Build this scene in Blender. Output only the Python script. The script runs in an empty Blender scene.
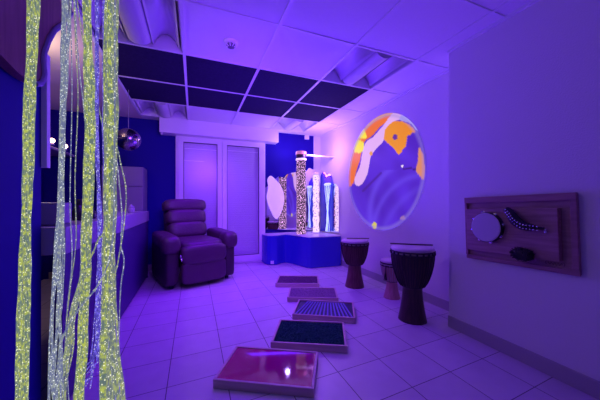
import bpy, bmesh, math, random
from mathutils import Vector, Matrix, noise
random.seed(7)
R = math.radians
S = bpy.context.scene
C = S.collection

# ------------------------------------------------------------------ camera, world, light, exposure
F_PX, YAW, CX, CY, EYE = 266.0, 0.38, 300.0, 202.5, 0.965
cam = bpy.data.cameras.new('camera'); cam.sensor_width = 36; cam.lens = 36 * F_PX / 600
cam.shift_y = (CY - 200) / 600; cam.clip_start = 0.02
co = bpy.data.objects.new('camera', cam); C.objects.link(co)
co.location = (0, 0, EYE); co.rotation_euler = (R(90), 0, -YAW); S.camera = co
S.view_settings.view_transform = 'Standard'; S.view_settings.look = 'None'
S.view_settings.gamma = 1; S.view_settings.use_curve_mapping = False
S.view_settings.exposure = 0.0
w = bpy.data.worlds.new('world'); S.world = w; w.use_nodes = True
w.node_tree.nodes['Background'].inputs[0].default_value = (0.12, 0.04, 0.7, 1)
w.node_tree.nodes['Background'].inputs[1].default_value = 0.3

def area(name, loc, target, size, power, col, sy=None):
    l = bpy.data.lights.new(name, 'AREA'); l.energy = power; l.color = col; l.size = size
    if sy: l.shape = 'RECTANGLE'; l.size_y = sy
    o = bpy.data.objects.new(name, l); C.objects.link(o); o.location = loc
    o.rotation_euler = (Vector(target) - Vector(loc)).to_track_quat('-Z', 'Y').to_euler()
    return o
def point(name, loc, power, col, r=0.05):
    l = bpy.data.lights.new(name, 'POINT'); l.energy = power; l.color = col; l.shadow_soft_size = r
    o = bpy.data.objects.new(name, l); C.objects.link(o); o.location = loc; return o

area('violet_up_fill', (1.0, 2.8, 0.8), (0.75, 2.0, 2.2), 0.9, 30, (0.10, 0.018, 1.0), 0.9)  # unseen fill light added to brighten the ceiling
dl = area('violet_down_fill', (0.45, 2.95, 2.05), (0.45, 3.0, 0), 1.1, 27, (0.17, 0.0, 1.0), 1.5); dl.data.spread = R(112)  # unseen fill light added above the floor, no fixture here
sl = area('violet_side_fill', (0.3, 1.2, 1.8), (0.4, 4.3, 1.1), 0.7, 12, (0.24, 0.05, 1.0), 0.4); sl.data.spread = R(85)  # unseen fill light added to brighten the window
point('corner_glow', (1.74, 3.64, 1.72), 15, (0.46, 0.20, 1.0), 0.035)
point('blue_wall_fill', (1.38, 3.98, 1.80), 5, (0.42, 0.25, 1.0), 0.03)  # unseen point light added to brighten the blue back wall
point('alcove_lamp', (-1.15, 2.4, 1.93), 7, (1.0, 0.70, 0.45), 0.05)

# ------------------------------------------------------------------ helpers
def ray(x, y):
    r = (x - CX) / F_PX; u = (CY - y) / F_PX
    s, c = math.sin(YAW), math.cos(YAW)
    return Vector((s + r * c, c - r * s, u))
def onX(x, y, X): d = ray(x, y); t = X / d.x; return Vector((X, d.y * t, EYE + d.z * t))
def onY(x, y, Y): d = ray(x, y); t = Y / d.y; return Vector((d.x * t, Y, EYE + d.z * t))
def onZ(x, y, Z): d = ray(x, y); t = (Z - EYE) / d.z; return Vector((d.x * t, d.y * t, Z))
def onD(x, y, D): d = ray(x, y); return Vector((d.x * D, d.y * D, EYE + d.z * D))

def mat(name, col, rough=0.6, metal=0.0, emit=None, es=0, spec=0.5, noise_amt=0.0, nscale=20, bump=0.0, bscale=80, coat=0):
    m = bpy.data.materials.new(name); m.use_nodes = True
    nt = m.node_tree; b = nt.nodes['Principled BSDF']
    b.inputs['Base Color'].default_value = (*col, 1); b.inputs['Roughness'].default_value = rough
    b.inputs['Metallic'].default_value = metal; b.inputs['Specular IOR Level'].default_value = spec
    b.inputs['Coat Weight'].default_value = coat
    if emit: b.inputs['Emission Color'].default_value = (*emit, 1); b.inputs['Emission Strength'].default_value = es
    tc = nt.nodes.new('ShaderNodeTexCoord')
    if noise_amt:
        n = nt.nodes.new('ShaderNodeTexNoise'); n.inputs['Scale'].default_value = nscale; n.inputs['Detail'].default_value = 4
        nt.links.new(tc.outputs['Object'], n.inputs['Vector'])
        mx = nt.nodes.new('ShaderNodeMix'); mx.data_type = 'RGBA'
        mx.inputs[6].default_value = (*[c * (1 - noise_amt) for c in col], 1)
        mx.inputs[7].default_value = (*[min(1, c * (1 + noise_amt)) for c in col], 1)
        nt.links.new(n.outputs['Fac'], mx.inputs[0]); nt.links.new(mx.outputs[2], b.inputs['Base Color'])
    if bump:
        n = nt.nodes.new('ShaderNodeTexNoise'); n.inputs['Scale'].default_value = bscale; n.inputs['Detail'].default_value = 3
        nt.links.new(tc.outputs['Object'], n.inputs['Vector'])
        bp = nt.nodes.new('ShaderNodeBump'); bp.inputs['Strength'].default_value = bump; bp.inputs['Distance'].default_value = 0.01
        nt.links.new(n.outputs['Fac'], bp.inputs['Height']); nt.links.new(bp.outputs[0], b.inputs['Normal'])
    return m

def wood(name, c1, c2, scale=6, axis=0, rough=0.5):
    m = mat(name, c1, rough); nt = m.node_tree; b = nt.nodes['Principled BSDF']
    tc = nt.nodes.new('ShaderNodeTexCoord'); mp = nt.nodes.new('ShaderNodeMapping')
    sc = [12, 12, 12]; sc[axis] = 1.0; mp.inputs['Scale'].default_value = sc
    n = nt.nodes.new('ShaderNodeTexNoise'); n.inputs['Scale'].default_value = scale; n.inputs['Detail'].default_value = 5
    cr = nt.nodes.new('ShaderNodeValToRGB')
    cr.color_ramp.elements[0].color = (*c1, 1); cr.color_ramp.elements[1].color = (*c2, 1)
    cr.color_ramp.elements[0].position = 0.35; cr.color_ramp.elements[1].position = 0.65
    nt.links.new(tc.outputs['Object'], mp.inputs[0]); nt.links.new(mp.outputs[0], n.inputs['Vector'])
    nt.links.new(n.outputs['Fac'], cr.inputs[0]); nt.links.new(cr.outputs[0], b.inputs['Base Color'])
    return m

def obj(name, bm, m, parent=None, smooth=False, mats=None):
    me = bpy.data.meshes.new(name)
    bmesh.ops.recalc_face_normals(bm, faces=bm.faces)
    bm.to_mesh(me); bm.free()
    for mm in (mats or [m]): me.materials.append(mm)
    if smooth:
        for p in me.polygons: p.use_smooth = True
    o = bpy.data.objects.new(name, me); C.objects.link(o)
    if parent: o.parent = parent
    return o
def struct(name, bm, m, **k):
    o = obj(name, bm, m, **k); o['kind'] = 'structure'; return o
def tag(o, label, cat, group=None):
    o['label'] = label; o['category'] = cat
    if group: o['group'] = group
    return o
def thing(name, label, cat, loc=(0, 0, 0), rz=0, group=None, rot=None):
    o = bpy.data.objects.new(name, None); C.objects.link(o); o.empty_display_size = 0.1
    o.location = loc; o.rotation_euler = rot or (0, 0, rz); return tag(o, label, cat, group)
def bevel(o, wd=0.004, seg=2):
    md = o.modifiers.new('bevel', 'BEVEL'); md.width = wd; md.segments = seg; md.limit_method = 'ANGLE'; return o
def BM(): return bmesh.new()
def box(bm, x0, x1, y0, y1, z0, z1, mi=0):
    vs = [bm.verts.new((x, y, z)) for x in (x0, x1) for y in (y0, y1) for z in (z0, z1)]
    for f in ((0, 1, 3, 2), (4, 6, 7, 5), (0, 4, 5, 1), (2, 3, 7, 6), (0, 2, 6, 4), (1, 5, 7, 3)):
        bm.faces.new([vs[i] for i in f]).material_index = mi
    return bm
def prism(bm, pts, off, mi=0):
    """closed prism: polygon pts (3D) extruded by vector off"""
    off = Vector(off)
    a = [bm.verts.new(p) for p in pts]; b = [bm.verts.new(Vector(p) + off) for p in pts]
    bm.faces.new(a).material_index = mi; bm.faces.new(b[::-1]).material_index = mi
    n = len(pts)
    for i in range(n): bm.faces.new((a[i], b[i], b[(i + 1) % n], a[(i + 1) % n])).material_index = mi
    return bm
def lathe(bm, prof, n=40, c=(0, 0, 0), close=True):
    rings = []
    for r, z in prof:
        rings.append([bm.verts.new((c[0] + r * math.cos(2 * math.pi * i / n), c[1] + r * math.sin(2 * math.pi * i / n), c[2] + z)) for i in range(n)])
    for a, b in zip(rings, rings[1:]):
        for i in range(n): bm.faces.new((a[i], a[(i + 1) % n], b[(i + 1) % n], b[i]))
    if close:
        bm.faces.new(rings[0][::-1]); bm.faces.new(rings[-1])
    return bm
def tube(bm, pts, r, n=6, cap=True, taper=None):
    pts = [Vector(p) for p in pts]; rings = []
    up = Vector((0.13, 0.31, 0.94)).normalized()
    for i, p in enumerate(pts):
        t = (pts[min(i + 1, len(pts) - 1)] - pts[max(i - 1, 0)]).normalized()
        if abs(t.dot(up)) > 0.97: a = t.cross(Vector((1, 0, 0))).normalized()
        else: a = t.cross(up).normalized()
        b = t.cross(a); rr = r if taper is None else r * taper[i]
        rings.append([bm.verts.new(p + rr * (math.cos(2 * math.pi * k / n) * a + math.sin(2 * math.pi * k / n) * b)) for k in range(n)])
    for A, B in zip(rings, rings[1:]):
        # pick the offset that avoids twisting when the frame flips
        k0 = min(range(n), key=lambda k: sum((A[j].co - B[(j + k) % n].co).length for j in range(n)))
        for k in range(n): bm.faces.new((A[k], A[(k + 1) % n], B[(k + 1 + k0) % n], B[(k + k0) % n]))
    if cap: bm.faces.new(rings[0][::-1]); bm.faces.new(rings[-1])
    return bm
def cushion(bm, c, s, e=0.45, M=None, nu=28, nv=18, sag=0.0):
    """rounded puffy box: superellipsoid with half sizes s"""
    def sp(v, p): return math.copysign(abs(v) ** p, v)
    rings = []
    for j in range(nv + 1):
        ph = -math.pi / 2 + math.pi * j / nv; ring = []
        for i in range(nu):
            th = 2 * math.pi * i / nu
            p = Vector((s[0] * sp(math.cos(ph), e) * sp(math.cos(th), e), s[1] * sp(math.cos(ph), e) * sp(math.sin(th), e), s[2] * sp(math.sin(ph), e)))
            if sag: p += Vector((0, 0, 1)) * sag * (p.x / s[0]) ** 2
            if M is not None: p = M @ p
            ring.append(p + Vector(c))
        rings.append(ring)
    V = [[bm.verts.new(p) for p in r] for r in rings[1:-1]]
    lo = bm.verts.new(sum(rings[0], Vector()) / nu); hi = bm.verts.new(sum(rings[-1], Vector()) / nu)
    for a, b in zip(V, V[1:]):
        for i in range(nu): bm.faces.new((a[i], a[(i + 1) % nu], b[(i + 1) % nu], b[i]))
    for i in range(nu):
        bm.faces.new((lo, V[0][(i + 1) % nu], V[0][i])); bm.faces.new((hi, V[-1][i], V[-1][(i + 1) % nu]))
    return bm
def inpoly(x, y, P):
    c = False; j = len(P) - 1
    for i in range(len(P)):
        if (P[i][1] > y) != (P[j][1] > y) and x < (P[j][0] - P[i][0]) * (y - P[i][1]) / (P[j][1] - P[i][1]) + P[i][0]: c = not c
        j = i
    return c
def smooth_closed(P, n=6, closed=True):
    """Catmull-Rom through 2D/3D points"""
    P = [Vector(p) for p in P]; out = []; N = len(P)
    for i in range(N if closed else N - 1):
        g = (lambda k: P[k % N]) if closed else (lambda k: P[max(0, min(N - 1, k))])
        p0, p1, p2, p3 = g(i - 1), g(i), g(i + 1), g(i + 2)
        for k in range(n):
            t = k / n
            out.append(0.5 * ((2 * p1) + (p2 - p0) * t + (2 * p0 - 5 * p1 + 4 * p2 - p3) * t * t + (3 * p1 - p0 - 3 * p2 + p3) * t ** 3))
    if not closed: out.append(P[-1])
    return out

# ------------------------------------------------------------------ materials
m_wall = mat('white_plaster', (0.80, 0.78, 0.80), 0.75, bump=0.15, bscale=120)
m_ceil = mat('white_ceiling_tile', (0.86, 0.85, 0.87), 0.8, noise_amt=0.03, nscale=60)
m_dark = mat('dark_ceiling_tile', (0.022, 0.012, 0.06), 0.85, noise_amt=0.3, nscale=40, spec=0.1)
m_bar = mat('grid_bar_white', (0.85, 0.85, 0.88), 0.4)
m_blue = mat('deep_blue_paint', (0.015, 0.005, 0.25), 0.6, spec=0.1)
m_base = mat('skirting_tile', (0.42, 0.38, 0.42), 0.4)
m_frame = mat('white_upvc', (0.86, 0.84, 0.88), 0.35)
m_white = mat('white_gloss', (0.85, 0.85, 0.88), 0.3)

def floor_mat():
    m = mat('floor_tile', (0.6, 0.57, 0.6), 0.32, spec=0.4); nt = m.node_tree; b = nt.nodes['Principled BSDF']
    L = nt.links.new; N = nt.nodes.new
    tc = N('ShaderNodeTexCoord'); sx = N('ShaderNodeSeparateXYZ'); L(tc.outputs['Object'], sx.inputs[0])
    def M(op, a, b_=None, c=None):
        n = N('ShaderNodeMath'); n.operation = op
        for i, v in enumerate((a, b_, c)):
            if v is None: continue
            if isinstance(v, (int, float)): n.inputs[i].default_value = v
            else: L(v, n.inputs[i])
        return n.outputs[0]
    U = M('DIVIDE', M('SUBTRACT', sx.outputs[0], 1.06), 0.2975)
    Y2 = M('SUBTRACT', sx.outputs[1], M('MULTIPLY', sx.outputs[0], 0.06))
    V = M('DIVIDE', M('SUBTRACT', Y2, 1.553), 0.272)
    def dist(q): return M('ABSOLUTE', M('SUBTRACT', M('FRACT', M('ADD', q, 0.5)), 0.5))
    d = M('MINIMUM', dist(U), dist(V))
    line = M('LESS_THAN', d, 0.008)
    fx = N('ShaderNodeCombineXYZ'); L(M('FLOOR', U), fx.inputs[0]); L(M('FLOOR', V), fx.inputs[1])
    wn = N('ShaderNodeTexWhiteNoise'); L(fx.outputs[0], wn.inputs['Vector'])
    ns = N('ShaderNodeTexNoise'); ns.inputs['Scale'].default_value = 9; ns.inputs['Detail'].default_value = 6; L(tc.outputs['Object'], ns.inputs['Vector'])
    k = M('ADD', M('MULTIPLY', wn.outputs['Value'], 0.35), M('MULTIPLY', ns.outputs['Fac'], 0.65))
    mx = N('ShaderNodeMix'); mx.data_type = 'RGBA'; mx.inputs[6].default_value = (0.52, 0.47, 0.52, 1); mx.inputs[7].default_value = (0.72, 0.68, 0.72, 1); L(k, mx.inputs[0])
    m2 = N('ShaderNodeMix'); m2.data_type = 'RGBA'; m2.inputs[7].default_value = (0.13, 0.11, 0.14, 1); L(mx.outputs[2], m2.inputs[6]); L(line, m2.inputs[0])
    L(m2.outputs[2], b.inputs['Base Color'])
    bp = N('ShaderNodeBump'); bp.inputs['Strength'].default_value = 0.3; bp.inputs['Distance'].default_value = 0.002; bp.invert = True; L(line, bp.inputs['Height']); L(bp.outputs[0], b.inputs['Normal'])
    return m
m_floor = floor_mat()

# ------------------------------------------------------------------ room shell
CH = 2.145            # ceiling height
YB = 4.30             # back wall
XR, XP, YP = 2.11, 1.85, 1.497
XL = -1.75; YN = -1.6
struct('floor', box(BM(), XL - .1, XR + .1, YN - .1, YB + .1, -0.1, 0), m_floor)
# back wall: blue paint, whitewashed strip beside the corner
struct('wall_back', box(BM(), XL - .1, XR + .1, YB, YB + 0.1, 0, CH + .25), m_blue)
struct('trim_1', box(BM(), 1.975, XR, YB - 0.012, YB, 0, CH), m_wall)
struct('wall_right', box(BM(), XR, XR + 0.1, YP - 0.3, YB, 0, CH + .25), m_wall)
b = box(BM(), XP, XR + 0.1, YN, YP, 0, CH + .25)
struct('wall_right_near', b, m_wall)
struct('wall_near', box(BM(), XL - .1, XR + .1, YN - 0.1, YN, 0, CH + .25), m_wall)
struct('wall_left', box(BM(), XL - .1, XL, YN, YB, 0, CH + .25), m_blue)
# blue pier on the near left with its pale edge board
YE = 1.50
struct('wall_left_near', box(BM(), XL, -0.62, YN, YE, 0, CH), m_blue)
struct('trim_2', box(BM(), -0.66, -0.60, YE, YE + 0.03, 1.12, 1.62), m_frame)
# skirtings
def skirt(name, bm): o = struct(name, bm, m_base); bevel(o, 0.003); return o
skirt('baseboard_right', box(BM(), XR - 0.012, XR, YP, YB, 0, 0.085))
b = box(BM(), XP - 0.013, XP, YN, YP, 0, 0.088); skirt('baseboard_right_near', b)
skirt('baseboard_back', box(BM(), -1.7, -0.26, YB - 0.012, YB, 0, 0.085))

# ceiling: white and dark tiles with a raised grid; light openings left out
gx = [-1.87, -1.27, -0.67, -0.07, 0.53, 1.13, 1.715, 2.11]
gy = [-1.6, -1.3, -0.7, -0.1, 0.5, 1.09, 1.695, 2.30, 2.92, 3.52, 4.13, 4.30]
holes = {(2, 6), (2, 9), (5, 6), (5, 9)}
tiles = BM(); dk = 0
for i in range(len(gx) - 1):
    for j in range(len(gy) - 1):
        if (i, j) in holes: continue
        mi = 1 if (j in (7, 8) and 2 <= i <= 5) else (2 if i < 2 else 0)
        box(tiles, gx[i] + .012 * 0, gx[i + 1], gy[j], gy[j + 1], CH, CH + 0.02, mi)
struct('ceiling', tiles, None, mats=[m_ceil, m_dark, mat('warm_tinted_plasterboard', (0.80, 0.70, 0.60), 0.7)])  # plasterboard is whitish; its warm lighting is tinted into the colour
bars = BM()
for i, x in enumerate(gx[2:-1], 1):
    box(bars, x - .011, x + .011, 0.0 if i < 5 else -1.6, 4.12, CH - 0.006, CH + 0.001)
for y in gy[1:-2]:
    box(bars, -0.68, 2.11 if y > YP else 1.85, y - .009, y + .009, CH - 0.005, CH + 0.001)
box(bars, XR - 0.02, XR, YP, YB, CH - 0.018, CH + 0.001)
box(bars, XP - 0.02, XP, YN, YP, CH - 0.018, CH + 0.001)
struct('trim_3', bars, m_bar)
# slab over everything keeps the plenum dark
struct('ceiling_slab', box(BM(), XL - .1, XR + .1, YN - .1, YB + .1, CH + .25, CH + .3), m_wall)

# ------------------------------------------------------------------ recessed curved ceiling lights (switched off)
m_lampwhite = mat('lamp_enamel', (0.80, 0.80, 0.82), 0.35)
m_lampbasket = mat('perforated_basket', (0.62, 0.60, 0.66), 0.45, noise_amt=0.1, nscale=200)
m_lampdark = mat('lamp_side', (0.30, 0.28, 0.34), 0.5)
def ceiling_light(i, j, label):
    x0, x1, y0, y1 = gx[i] + .013, gx[i + 1] - .013, gy[j] + .011, gy[j + 1] - .011
    cx, cy = (x0 + x1) / 2, (y0 + y1) / 2; hw, hd = (x1 - x0) / 2, (y1 - y0) / 2
    t = thing('ceiling_light', label, 'ceiling light', (cx, cy, CH), 0, 'recessed ceiling lights with curved reflectors')
    f = BM()   # open tray
    box(f, -hw, hw, -hd, hd, 0.125, 0.13)
    box(f, -hw, -hw + .004, -hd, hd, 0, .125); box(f, hw - .004, hw, -hd, hd, 0, .125)
    box(f, -hw, hw, -hd, -hd + .004, 0, .125); box(f, -hw, hw, hd - .004, hd, 0, .125)
    obj('housing', f, m_lampwhite, t)
    for s in (-1, 1):   # curved wings
        g = BM(); n = 14; prev = None
        for k in range(n + 1):
            a = math.pi * k / n
            x = s * (0.085 + (hw - 0.02 - 0.085) * k / n); z = 0.015 + 0.095 * math.sin(a) ** 0.8
            cur = [g.verts.new((x, -hd + .01, z)), g.verts.new((x, hd - .01, z)), g.verts.new((x, hd - .01, z + .004)), g.verts.new((x, -hd + .01, z + .004))]
            if prev:
                for q in range(4): g.faces.new((prev[q], prev[(q + 1) % 4], cur[(q + 1) % 4], cur[q]))
            prev = cur
        obj('reflector', g, m_lampwhite, t, smooth=True)
    d = BM(); n = 16; prev = None
    for k in range(n + 1):
        a = math.pi * k / n; x = 0.082 * math.cos(a); z = 0.045 - 0.062 * math.sin(a)
        cur = [d.verts.new((x, -hd + .03, z)), d.verts.new((x, hd - .03, z)), d.verts.new((x * .97, hd - .03, z + .005)), d.verts.new((x * .97, -hd + .03, z + .005))]
        if prev:
            for q in range(4): d.faces.new((prev[q], prev[(q + 1) % 4], cur[(q + 1) % 4], cur[q]))
        prev = cur
    for yy in (-hd + .03, hd - .034):
        P = [(0.08 * math.cos(math.pi * k / n), yy, 0.045 - 0.06 * math.sin(math.pi * k / n)) for k in range(n + 1)]
        prism(d, P, (0, .004, 0))
    obj('lamp_basket', d, m_lampbasket, t, smooth=False)
    return t
ceiling_light(2, 6, 'curved ceiling light at the top left, nearest to the glowing strands')
ceiling_light(2, 9, 'curved ceiling light beside the mirror ball, next to the window pelmet')
ceiling_light(5, 6, 'curved ceiling light near the right wall above the round picture')
ceiling_light(5, 9, 'curved ceiling light above the bubble tube corner')

# ------------------------------------------------------------------ smoke detector
p = onZ(231, 42, CH)
t = thing('smoke_detector', 'small round white smoke detector on the ceiling', 'smoke detector', (p.x, p.y, CH))
b = lathe(BM(), [(0.052, 0), (0.052, -0.012), (0.046, -0.018), (0.03, -0.02)], 32); obj('base', b, m_white, t, smooth=True)
b = lathe(BM(), [(0.030, -0.018), (0.034, -0.030), (0.03, -0.037), (0.012, -0.041)], 28); obj('sensor_head', b, mat('detector_grille', (0.16, 0.14, 0.2), 0.4), t, smooth=True)
b = BM()
for k in range(10):
    a = 2 * math.pi * k / 10; c, s = math.cos(a), math.sin(a)
    tube(b, [(.040 * c, .040 * s, -.018), (.040 * c, .040 * s, -.032), (.024 * c, .024 * s, -.042)], .0028, 5)
obj('cage', b, m_white, t)

# ------------------------------------------------------------------ balcony door with closed blinds + pelmet
WX0, WX1, WZ = -0.245, 1.085, 1.955
yf = YB - 0.055
def frame_rect(bm, x0, x1, z0, z1, wd, y0, y1, bot=None):
    bot = bot or wd
    box(bm, x0, x0 + wd, y0, y1, z0, z1); box(bm, x1 - wd, x1, y0, y1, z0, z1)
    box(bm, x0 + wd, x1 - wd, y0, y1, z1 - wd, z1); box(bm, x0 + wd, x1 - wd, y0, y1, z0, z0 + bot)
o = struct('window_1', (lambda b: (frame_rect(b, WX0, WX1, 0, WZ, 0.055, yf, YB), b)[1])(BM()), m_frame); bevel(o, .004)
win = o
m_blind = mat('blind_slats', (0.60, 0.56, 0.72), 0.45); nt = m_blind.node_tree
wv = nt.nodes.new('ShaderNodeTexWave'); wv.bands_direction = 'Z'; wv.inputs['Scale'].default_value = 9
tc = nt.nodes.new('ShaderNodeTexCoord'); nt.links.new(tc.outputs['Object'], wv.inputs[0])
bp = nt.nodes.new('ShaderNodeBump'); bp.inputs['Strength'].default_value = 0.1; bp.inputs['Distance'].default_value = .01
nt.links.new(wv.outputs['Fac'], bp.inputs['Height']); nt.links.new(bp.outputs[0], nt.nodes['Principled BSDF'].inputs['Normal'])
m_seal = mat('black_seal', (0.02, 0.015, 0.04), 0.5)
m_glass = mat('window_glass', (0.9, 0.9, 1), 0.04); m_glass.node_tree.nodes['Principled BSDF'].inputs['Transmission Weight'].default_value = 0.0
gn = m_glass.node_tree; out = gn.nodes['Material Output']; tr = gn.nodes.new('ShaderNodeBsdfTransparent'); gl = gn.nodes.new('ShaderNodeBsdfGlossy'); gl.inputs['Roughness'].default_value = 0.3
ms = gn.nodes.new('ShaderNodeMixShader'); ms.inputs[0].default_value = 0.05
gn.links.new(tr.outputs[0], ms.inputs[1]); gn.links.new(gl.outputs[0], ms.inputs[2]); gn.links.new(ms.outputs[0], out.inputs[0])
XM = 0.405
for k, (a, c) in enumerate(((WX0 + .035, XM), (XM, WX1 - .035))):
    b = BM(); frame_rect(b, a + .002, c - .002, 0.03, WZ - 0.035, 0.068, yf - .018, yf + .018, 0.10)
    lf = obj('casement', b, m_frame, win); bevel(lf, .004)
    b = BM(); frame_rect(b, a + .070, c - .070, 0.13, WZ - 0.103, 0.008, yf - .004, yf + .006); obj('seal', b, m_seal, lf)
    obj('pane', box(BM(), a + .074, c - .074, yf + .004, yf + .006, 0.135, WZ - 0.107), m_glass, lf)
    b = BM()
    for q in range(42):
        z = 0.13 + q * 0.0412
        box(b, a + .068, c - .068, yf + .026 + .002 * (q % 2), yf + .034, z, z + 0.0405)
    bl = obj('blind', b, m_blind, lf)
    for q, yy in enumerate((149.5, 161.5)):
        if k == 1 and q == 1: continue
        zz = onY(200 if k == 0 else 240, yy + (0 if k == 0 else 2), yf).z
        obj('slat_highlight', box(BM(), a + .080, c - (.080 if q == 0 else .26), yf + .014, yf + .024, zz, zz + .010), m_white, bl)  # thin white strips drawn as highlight lines on the slats
b = BM(); box(b, XM - .030, XM - .006, yf - .026, yf - .018, 0.92, 1.04); box(b, XM - .037, XM - .025, yf - .055, yf - .026, 0.985, 1.0); box(b, XM - .039, XM - .023, yf - .062, yf - .050, 0.885, 1.0)
obj('handle', b, m_white, win)
for hz in (1.78, 0.35):
    for hx in (WX0 + .03, WX1 - .03):
        obj('hinge', tube(BM(), [(hx, yf - .026, hz - .04), (hx, yf - .026, hz + .04)], .008, 10), m_white, win)
o = tag(obj('window_pelmet', box(BM(), -0.44, 1.272, YB - .19, YB, 1.935, CH), m_frame), 'long white boxed pelmet above the balcony window', 'pelmet'); bevel(o, .005)
b = lathe(BM(), [(.010, 0), (.012, -.02), (.006, -.03)], 12); 
kn = obj('blind_motor_knob', b, m_frame, o); kn.location = (-0.41, YB - .17, 1.935)
o = tag(obj('junction_box', box(BM(), 1.80, 1.88, YB - .03, YB - .002, 2.07, CH - .002), m_white), 'small white box on the blue wall under the ceiling', 'wall box'); bevel(o, .006)

# ------------------------------------------------------------------ left: counter, upright cabinet, wavy board, alcove
XF = -0.55
m_lilac = mat('pale_laminate', (0.38, 0.32, 0.46), 0.35)
m_panelblue = mat('blue_laminate', (0.06, 0.02, 0.18), 0.5)
m_cab = mat('cabinet_laminate', (0.26, 0.21, 0.34), 0.4)
t = thing('serving_counter', 'long purple serving counter with pale edge along the left wall', 'counter', (XF, 2.7, 0))
ya, yb = YE + .01 - 2.7, 3.93 - 2.7
bevel(obj('worktop', box(BM(), -0.50, 0.012, ya, yb, 0.73, 0.855), m_lilac, t), .004)
obj('front_panel', box(BM(), -0.03, 0.0, ya, yb - .01, 0.03, 0.73), m_panelblue, t)
obj('plinth', box(BM(), -0.06, -0.025, ya, yb - .02, 0, 0.04), m_dark, t)
obj('end_panel', box(BM(), -0.48, 0.0, yb - .03, yb, 0.0, 0.73), m_panelblue, t)
t = thing('upright_cabinet', 'pale upright cabinet behind the far end of the counter', 'cabinet', (-0.80, 4.12, 0))
bevel(obj('body', box(BM(), -0.26, 0.19, -0.15, 0.165, 0, 1.425), m_cab, t), .005)
o = obj('door', box(BM(), -0.255, 0.185, -0.168, -0.151, 0.06, 1.165), m_cab, t); bevel(o, .003)
o = obj('door', box(BM(), -0.255, 0.185, -0.168, -0.151, 1.175, 1.42), m_cab, t); bevel(o, .003)
# canister & boxes on the counter
p = onX(131, 209, XF - .07)
t = thing('canister', 'small pale lidded canister on the far end of the counter', 'canister', (XF - .07, p.y, 0.855))
obj('body', lathe(BM(), [(.030, 0), (.034, .01), (.034, .05), (.030, .055)], 20), m_lilac, t, smooth=True)
obj('lid', lathe(BM(), [(.028, .055), (.030, .07), (.012, .078), (.010, .09)], 20), m_lilac, t, smooth=True)
o = tag(obj('storage_box', box(BM(), -0.74, -0.60, 1.60, 1.76, 0.857, 0.965), m_lilac), 'pale box on the near end of the counter beside the blue wall', 'box'); bevel(o, .006)
for q, (yy, hh, xx) in enumerate(((2.02, .09, -.66), (2.12, .13, -.68), (2.2, .07, -.65))):
    lab = ['small dark jar on the counter, nearest to the pale box', 'tallest dark bottle on the counter behind the strands', 'low dark jar on the counter beyond the tall bottle'][q]
    o = obj('dark_jar', lathe(BM(), [(.03, 0), (.034, .01), (.034, hh * .6), (.018, hh * .8), (.018, hh)], 20, (0, 0, 0)), mat('jar_dark', (0.03, 0.02, 0.05), 0.3), smooth=True)
    o.location = (xx, yy, 0.857); tag(o, lab, 'jar')

# wavy wooden board hanging in front of the pier
m_maroon = wood('maroon_board', (0.16, 0.05, 0.07), (0.24, 0.085, 0.11), 4, 2, 0.4)
pts = [(-30, 25), (0, 54), (20, 74), (35, 84), (41, 83), (44, 75), (43, 63), (43.5, 54), (46, 47), (49, 39), (54, 31), (60, 26), (66, 22), (71, 12), (72, 0), (72, -60)]
P3 = [onX(a, c, -0.575) for a, c in pts]
sm = smooth_closed(P3, 5, closed=False)
sm = [v for v in sm if v.z < CH - .001] 
last = sm[-1]; sm += [Vector((-0.575, last.y, CH)), Vector((-0.575, sm[0].y, CH))] if last.z < CH else []
b = prism(BM(), sm, (-0.035, 0, 0))
o = tag(obj('wavy_board', b, m_maroon), 'dark maroon wavy edged board hanging at the top left', 'decorative board'); 
edge = BM()
line = [v for v in smooth_closed([onX(a, c, -0.573) for a, c in pts[3:-2]], 5, closed=False)]
tube(edge, line, 0.011, 8); obj('edge_strip', edge, mat('violet_edging', (0.30, 0.22, 0.5), 0.4), o)

# alcove shelf with lit spots
t = thing('wall_shelf', 'pale shelf high on the wall behind the strands', 'shelf', (-1.45, 3.0, 1.58))
bevel(obj('shelf_board', box(BM(), -0.29, 0.02, -1.0, 1.28, -0.03, 0.0), m_lilac, t), .003)
obj('back_panel', box(BM(), -0.299, -0.28, -1.0, 1.28, 0.0, 0.14), m_lilac, t)
m_spot = mat('warm_spot', (1, 0.8, 0.7), 0.4, emit=(1, 0.55, 0.45), es=6)
for q, (px, py) in enumerate(((65, 104), (52, 111))):
    c = onX(px, py, -1.40)
    t2 = thing('shelf_lamp', ['small glowing pink lamp on the shelf', 'small glowing pink lamp left of the other, by the pale trim'][q], 'lamp', (-1.40, c.y, 1.58))
    obj('socket', lathe(BM(), [(.02, 0), (.02, .012), (.012, .02)], 16), m_white, t2, smooth=True)
    obj('bulb', lathe(BM(), [(.012, .02), (.024, .035), (.026, .05), (.016, .066), (.004, .07)], 18), m_spot, t2, smooth=True)

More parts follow.
